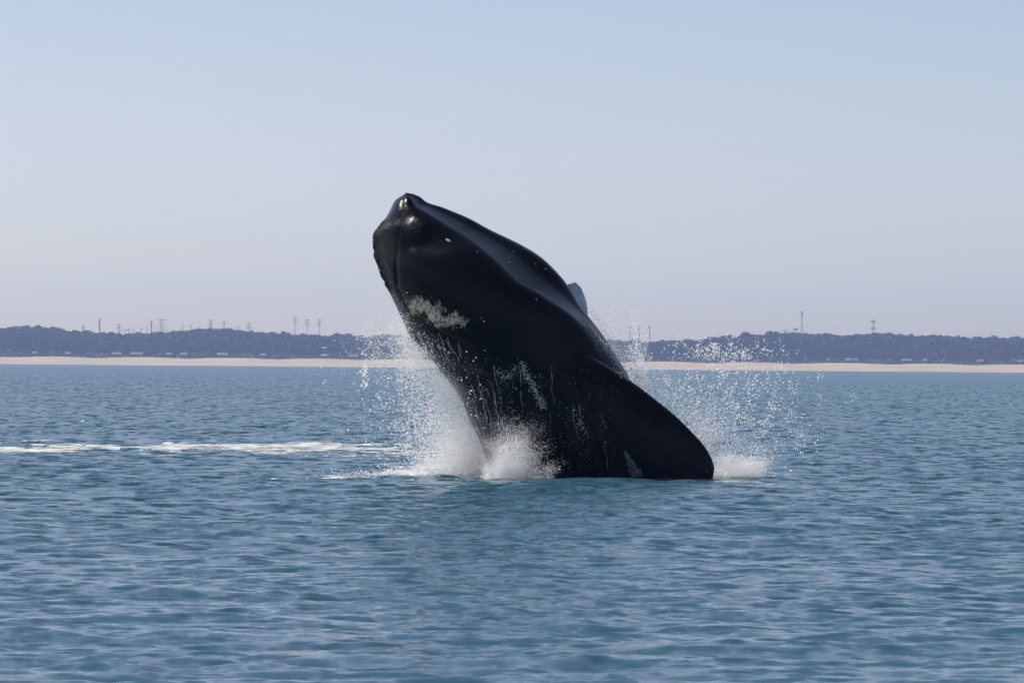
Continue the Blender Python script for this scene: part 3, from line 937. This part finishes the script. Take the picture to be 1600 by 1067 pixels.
pts, sc = cloud([
    (62000, jets(740, 28, 68, 60, -.2), 80.4, .4, .0021, .35),
    (28000, jets(704, 28, 46, 46, -.35), 80.2, .5, .0021, .4),
    (46000, jets(796, 19, 52, 44, .02, 748, .13), 78.0, .16, .0017, .35),
    (12000, jets(783, 7, 60, 12, .1, 748, .09), 78.1, .14, .0017, .35),
    (3500, jets(838, 20, 26, 16, .1, 748, .2), 77.95, .16, .0026, .4),
    (900, jets(738, 38, 78, 40, -.3, 748, .25), 80.4, .3, .0052, .4),
    (18000, along(LEFT[3:], 12, 36), 80.0, .5, .0021, .4),
    (17000, along(LEFT, 14, 62), 80.0, .8, .0026, .45),
    (3600, blob(668, 640, 34, 55, .6), 80.0, .9, .0050, .45),
    (1300, blob(660, 660, 58, 60, .5), 80.2, 1.2, .0055, .45),
    (5000, blob(602, 520, 36, 36, .3), 80.3, .8, .0024, .4),
    (800, blob(610, 545, 32, 22, .6), 80.3, .8, .0050, .4),
    (3000, blob(648, 545, 12, 26, .4), 80.2, .4, .0034, .45),
    (110, blob(570, 590, 2.5, 13, .5), 80.0, .2, .0080, .4),
    (6000, jets(655, 44, 16, 60, -.3, 746, .4), 79.9, .5, .0034, .45),
    (900, along([(505, 737), (560, 738), (620, 743), (680, 746)], 6, 6, .5), 79.3, .2, .0042, .4),
])
o = scatter('splash', pts, sc, m_drop, drop)
tag(o, 'white splash of water bursting up at the left base of the whale', 'splash', kind='stuff')

pts, sc = cloud([
    (7000, along_r(RIGHT_E, 12, 44), 81.2, .4, .0026, .45),
    (4500, blob(1070, 655, 54, 44, .5), 81.3, .5, .0032, .45),
    (1900, blob(1125, 640, 62, 56, .75), 81.3, .5, .0056, .45),
    (620, blob(1130, 552, 36, 12, .75), 81.2, .5, .0064, .4),
    (900, blob(995, 545, 10, 32, .5), 81.2, .4, .0050, .4),
    (2200, blob(1000, 592, 6, 24, .4), 81.1, .3, .0036, .4),
    (1300, blob(958, 490, 22, 18, .5), 81.2, .4, .0026, .4),
    (620, blob(1205, 660, 42, 52, .75), 81.2, .5, .0064, .4),
    (320, blob(1110, 590, 78, 18, .6), 81.2, .5, .0070, .4),
    (24000, jets(1138, 24, 27, 40, .6, 743, .3), 80.2, .35, .0021, .4),
    (8000, jets(1165, 22, 22, 30, .5, 744, .3), 80.2, .35, .0029, .4),
    (5000, blob(1102, 688, 16, 22, .2), 81.1, .3, .0028, .4),
])
o = scatter('spray', pts, sc, m_drop, drop)
tag(o, 'glittering spray of drops flying off right of the whale', 'spray', kind='stuff')

# the solid heart of the splash: ropes and lobes of white water thrown up from the surface
def white_water(name, jobs, label):
    bmw = bmesh.new()
    for x0, sx, height, n_, lean, dep, dsd in jobs:
        for _ in range(n_):
            x = random.gauss(x0, sx); h = height * math.exp(-((x - x0) / (1.8 * sx)) ** 2) * random.uniform(.35, 1.0)
            l = random.gauss(lean, .3); dd_ = random.gauss(dep, dsd); r0 = random.uniform(.03, .08)
            steps = max(4, int(h / 3.0))
            for k in range(steps):
                t = k / (steps - 1)
                p = P(x + l * h * t + random.gauss(0, 1.2), 752 - (h + 5) * (2 * t - t * t), dd_)
                r = max(.010, r0 * (1 - t) ** .7 * random.uniform(.6, 1.2))
                bmesh.ops.create_icosphere(bmw, subdivisions=1, radius=r, matrix=Matrix.Translation(p - BASE))
    me = bpy.data.meshes.new('tmp'); bmw.to_mesh(me); bmw.free()
    t_ = bpy.data.objects.new('tmp', me); COL.objects.link(t_)
    m_ = t_.modifiers.new('r', 'REMESH'); m_.mode = 'VOXEL'; m_.voxel_size = .013; m_.use_smooth_shade = True
    out_me = bpy.data.meshes.new_from_object(t_.evaluated_get(bpy.context.evaluated_depsgraph_get())); out_me.name = name
    bpy.data.objects.remove(t_); bpy.data.meshes.remove(me)
    k = len(out_me.vertices); c = np.empty(k * 3, np.float32); out_me.vertices.foreach_get('co', c); c = c.reshape(-1, 3)
    nn = np.empty(k * 3, np.float32); out_me.vertices.foreach_get('normal', nn); nn = nn.reshape(-1, 3)
    for i in range(k):
        c[i] += nn[i] * (.022 * mnoise.noise(Vector(c[i]) * 13) + .016 * mnoise.noise(Vector(c[i]) * 31))
    out_me.vertices.foreach_set('co', c.ravel()); out_me.update(); out_me.materials.clear(); out_me.materials.append(m_drop)
    o = bpy.data.objects.new(name, out_me); o.location = BASE; link(o)
    tag(o, label, 'white water', kind='stuff')
white_water('white_water', [(738, 24, 36, 26, -.15, 80.3, .25), (702, 24, 22, 16, -.3, 79.8, .3), (798, 15, 30, 14, .05, 78.05, .1), (1136, 18, 10, 8, .5, 80.2, .2)],
            'solid ropes of white water in the heart of the splash')

# water running down the dark skin: broken strings of drops and thin sheets
pts, sc, rots = [], [], []
def skin_drop(x, y, r, lift=.012, stretch=1.0):
    h = on_skin(x, y, lift)
    if h is None or h[0].z < -.05: return
    pts.append(tuple(h[0])); sc.append((r, r, r * stretch)); rots.append((0, 0, 0))

def rivulet(x, y, length, drift, r, gap=.25):
    on = True; t = 0
    while t < length:
        x += drift + random.gauss(0, .35); y += 1.15; t += 1.15
        if random.random() < .07: on = random.random() > gap
        if on: skin_drop(x + random.gauss(0, .3), y, r * random.uniform(.55, 1.3), .01, random.uniform(1.2, 2.6))

def strand(x, y, length, r, gap):
    """A thread of water that follows the slant of the body's left edge near it and hangs straighter further in."""
    slant = .42 * math.exp(-max(0, x - 700) / 70) + random.uniform(-.06, .12)
    rivulet(x, y, length, slant * 1.15, r, gap)
for _ in range(36):
    x = random.uniform(690, 890); top = 562 + (x - 690) * .1 + random.uniform(-10, 90)
    strand(x, top, random.uniform(20, 120), random.uniform(.0018, .0034), .75)
for _ in range(16):
    x = random.uniform(718, 790); strand(x, random.uniform(600, 650), random.uniform(40, 100), random.uniform(.003, .0048), .5)
for _ in range(22):
    x = random.uniform(638, 720); strand(x, 500 + (x - 640) * .4 + random.uniform(0, 25), random.uniform(12, 50), random.uniform(.0024, .0042), .6)
for _ in range(9):
    x = random.uniform(895, 950); rivulet(x, random.uniform(610, 680), random.uniform(40, 110), random.uniform(0, .15), random.uniform(.002, .0035), .75)
def dab(line, n, sd, r):
    for _ in range(n):
        t = random.random() * (len(line) - 1); i = min(int(t), len(line) - 2); q = t - i
        skin_drop(line[i][0] * (1 - q) + line[i + 1][0] * q + random.gauss(0, sd), line[i][1] * (1 - q) + line[i + 1][1] * q + random.gauss(0, sd),
                  r * random.uniform(.5, 1.5), .012, random.uniform(1, 1.8))
dab([(814, 566), (822, 584), (832, 600), (840, 618), (850, 636)], 420, 3.4, .0044)
dab([(775, 578), (788, 592), (800, 580), (812, 574)], 200, 4.0, .0036)
dab([(893, 640), (905, 660), (912, 680)], 90, 5.0, .0036)
dab([(795, 632), (808, 660), (825, 690)], 70, 5.0, .0034)
dab([(760, 690), (790, 676), (815, 684), (825, 720)], 120, 8.0, .0034)
for _ in range(6500):                                     # fine speckle
    x = random.uniform(640, 965); y = random.uniform(500, 748)
    edge_x = np.interp(y, [p[1] for p in LEFT], [p[0] for p in LEFT])
    if y < 530 + (x - 640) * .18: continue
    if random.random() < .07 + .6 * math.exp(-max(0, x - edge_x) / 90):
        skin_drop(x, y, min(.0055, math.exp(random.gauss(math.log(.0026), .45))), random.uniform(.02, .25))
for _ in range(14):
    t = random.random(); x = 740 + t * 170 + random.gauss(0, 20); y = 375 + t * 95 + random.gauss(0, 18)
    skin_drop(x, y, math.exp(random.gauss(math.log(.0034), .4)), .03)
for _ in range(420):                                      # wet edge above the flipper
    t = random.random(); skin_drop(930 + 50 * t + random.gauss(0, 5), 525 + 60 * t + random.gauss(0, 6), math.exp(random.gauss(math.log(.0034), .4)), .03)
o = scatter('running_water', np.array(pts), np.array(sc), m_drop, drop, np.array(rots))
tag(o, 'streaks and drops of water running down the dark flank of the whale', 'water', kind='stuff')

# ------------------------------------------------------------------ foam on the water
m_foam, nt, b = material('foam')
geo = nd(nt, 'ShaderNodeNewGeometry')
nz = nd(nt, 'ShaderNodeTexNoise', i_Scale=6.0, i_Detail=5.0); nt.links.new(geo.outputs['Position'], nz.inputs['Vector'])
nt.links.new(ramp(nt, nz.outputs[0], [(0.3, (0.44, 0.50, 0.52)), (0.6, (0.60, 0.61, 0.62))]), b.inputs['Base Color'])
b.inputs['Roughness'].default_value = 0.7
nz2 = nd(nt, 'ShaderNodeTexNoise', i_Scale=2.2, i_Detail=7.0, i_Roughness=0.7); mpf = nd(nt, 'ShaderNodeMapping'); mpf.inputs['Scale'].default_value = (.7, .9, 1); nt.links.new(geo.outputs['Position'], mpf.inputs[0]); nt.links.new(mpf.outputs[0], nz2.inputs['Vector'])
nt.links.new(ramp(nt, nz2.outputs[0], [(0.38, (0.0,) * 3), (0.58, (0.95,) * 3)]), b.inputs['Alpha'])
bpf = nd(nt, 'ShaderNodeBump', i_Strength=0.6, i_Distance=0.02); nt.links.new(nz.outputs[0], bpf.inputs['Height']); nt.links.new(bpf.outputs[0], b.inputs['Normal'])

def foam(name, x0, x1, y0, y1, step, density, label, lift=.012):
    fx = np.arange(x0, x1, step); fy = np.arange(y0, y1, step)
    FY, FX = np.meshgrid(fy, fx, indexing='ij')
    dxy = np.full(FX.size, .1)
    X, Y, Z = sea(FX.ravel(), FY.ravel(), np.maximum(.05, .048 * (FY.ravel() / 40) ** 1.6))
    cx = .25 * (FX[:-1, :-1] + FX[1:, 1:] + FX[:-1, 1:] + FX[1:, :-1]); cy = .25 * (FY[:-1, :-1] + FY[1:, 1:] + FY[:-1, 1:] + FY[1:, :-1])
    nzv = np.array([fbm(a * .9, c * .5, 2.0, 5) + .5 * fbm(a * 3.5, c * 2.2, 5.0, 3) for a, c in zip(cx.ravel(), cy.ravel())]).reshape(cx.shape)
    keep = density(cx, cy) + .75 * nzv > .42
    o = grid_mesh(name, np.stack([X, Y, Z + lift], -1), len(fy), len(fx), m_foam, keep)
    tag(o, label, 'foam', kind='stuff')
    return o

def trail_density(x, y):
    mid = 103.7 + .4 * (x + 9.1)
    wd = np.where(x < -8.2, 4.0, np.where(x < -7.4, 2.4, 4.8))
    wd = wd * (1 + .35 * np.sin(1.9 * x + .6) * np.sin(.7 * x + 2.0))
    e = np.exp(-np.abs((y - mid - 1.2 * np.sin(.8 * x)) / wd) ** 2.4)
    return e * (.55 * np.clip((-1.4 - x) / .8, 0, 1) + .4 * np.clip((-2.6 - x) / 1.2, 0, 1))
foam('foam_trail', -14.0, -1.0, 95.0, 115.0, .06, trail_density, 'long white foam trail lying on the water left of the whale')
def ring_density(x, y):
    left = .62 * np.exp(-((x + 1.1) / .9) ** 2 - ((y - 80.3) / 1.1) ** 2)
    right = .35 * np.exp(-((x - 3.6) / .6) ** 2 - ((y - 80.6) / .9) ** 2)
    return np.maximum(left, right) * ((x < -.3) | (x > 2.9)) - ((x >= -.3) & (x <= 2.9))
foam('foam_ring', -4.2, 4.6, 75.6, 84.6, .05, ring_density, 'churned white foam around the base of the whale')

# ------------------------------------------------------------------ haze
m_haze = bpy.data.materials.new('haze'); m_haze.use_nodes = True
nt = m_haze.node_tree; nt.nodes.clear()
out = nt.nodes.new('ShaderNodeOutputMaterial'); pv = nt.nodes.new('ShaderNodeVolumePrincipled')
pv.inputs['Color'].default_value = (0.44, 0.61, 1.0, 1)
pv.inputs['Density'].default_value = 0.00009
pv.inputs['Anisotropy'].default_value = 0.2
nt.links.new(pv.outputs[0], out.inputs['Volume'])
V, Fc = box(-2600, 2600, -60, 4800, -14, 75)
o = mesh_obj('haze', V, Fc, m_haze)
tag(o, 'thin blue haze in the air over the sea', 'haze', kind='stuff')
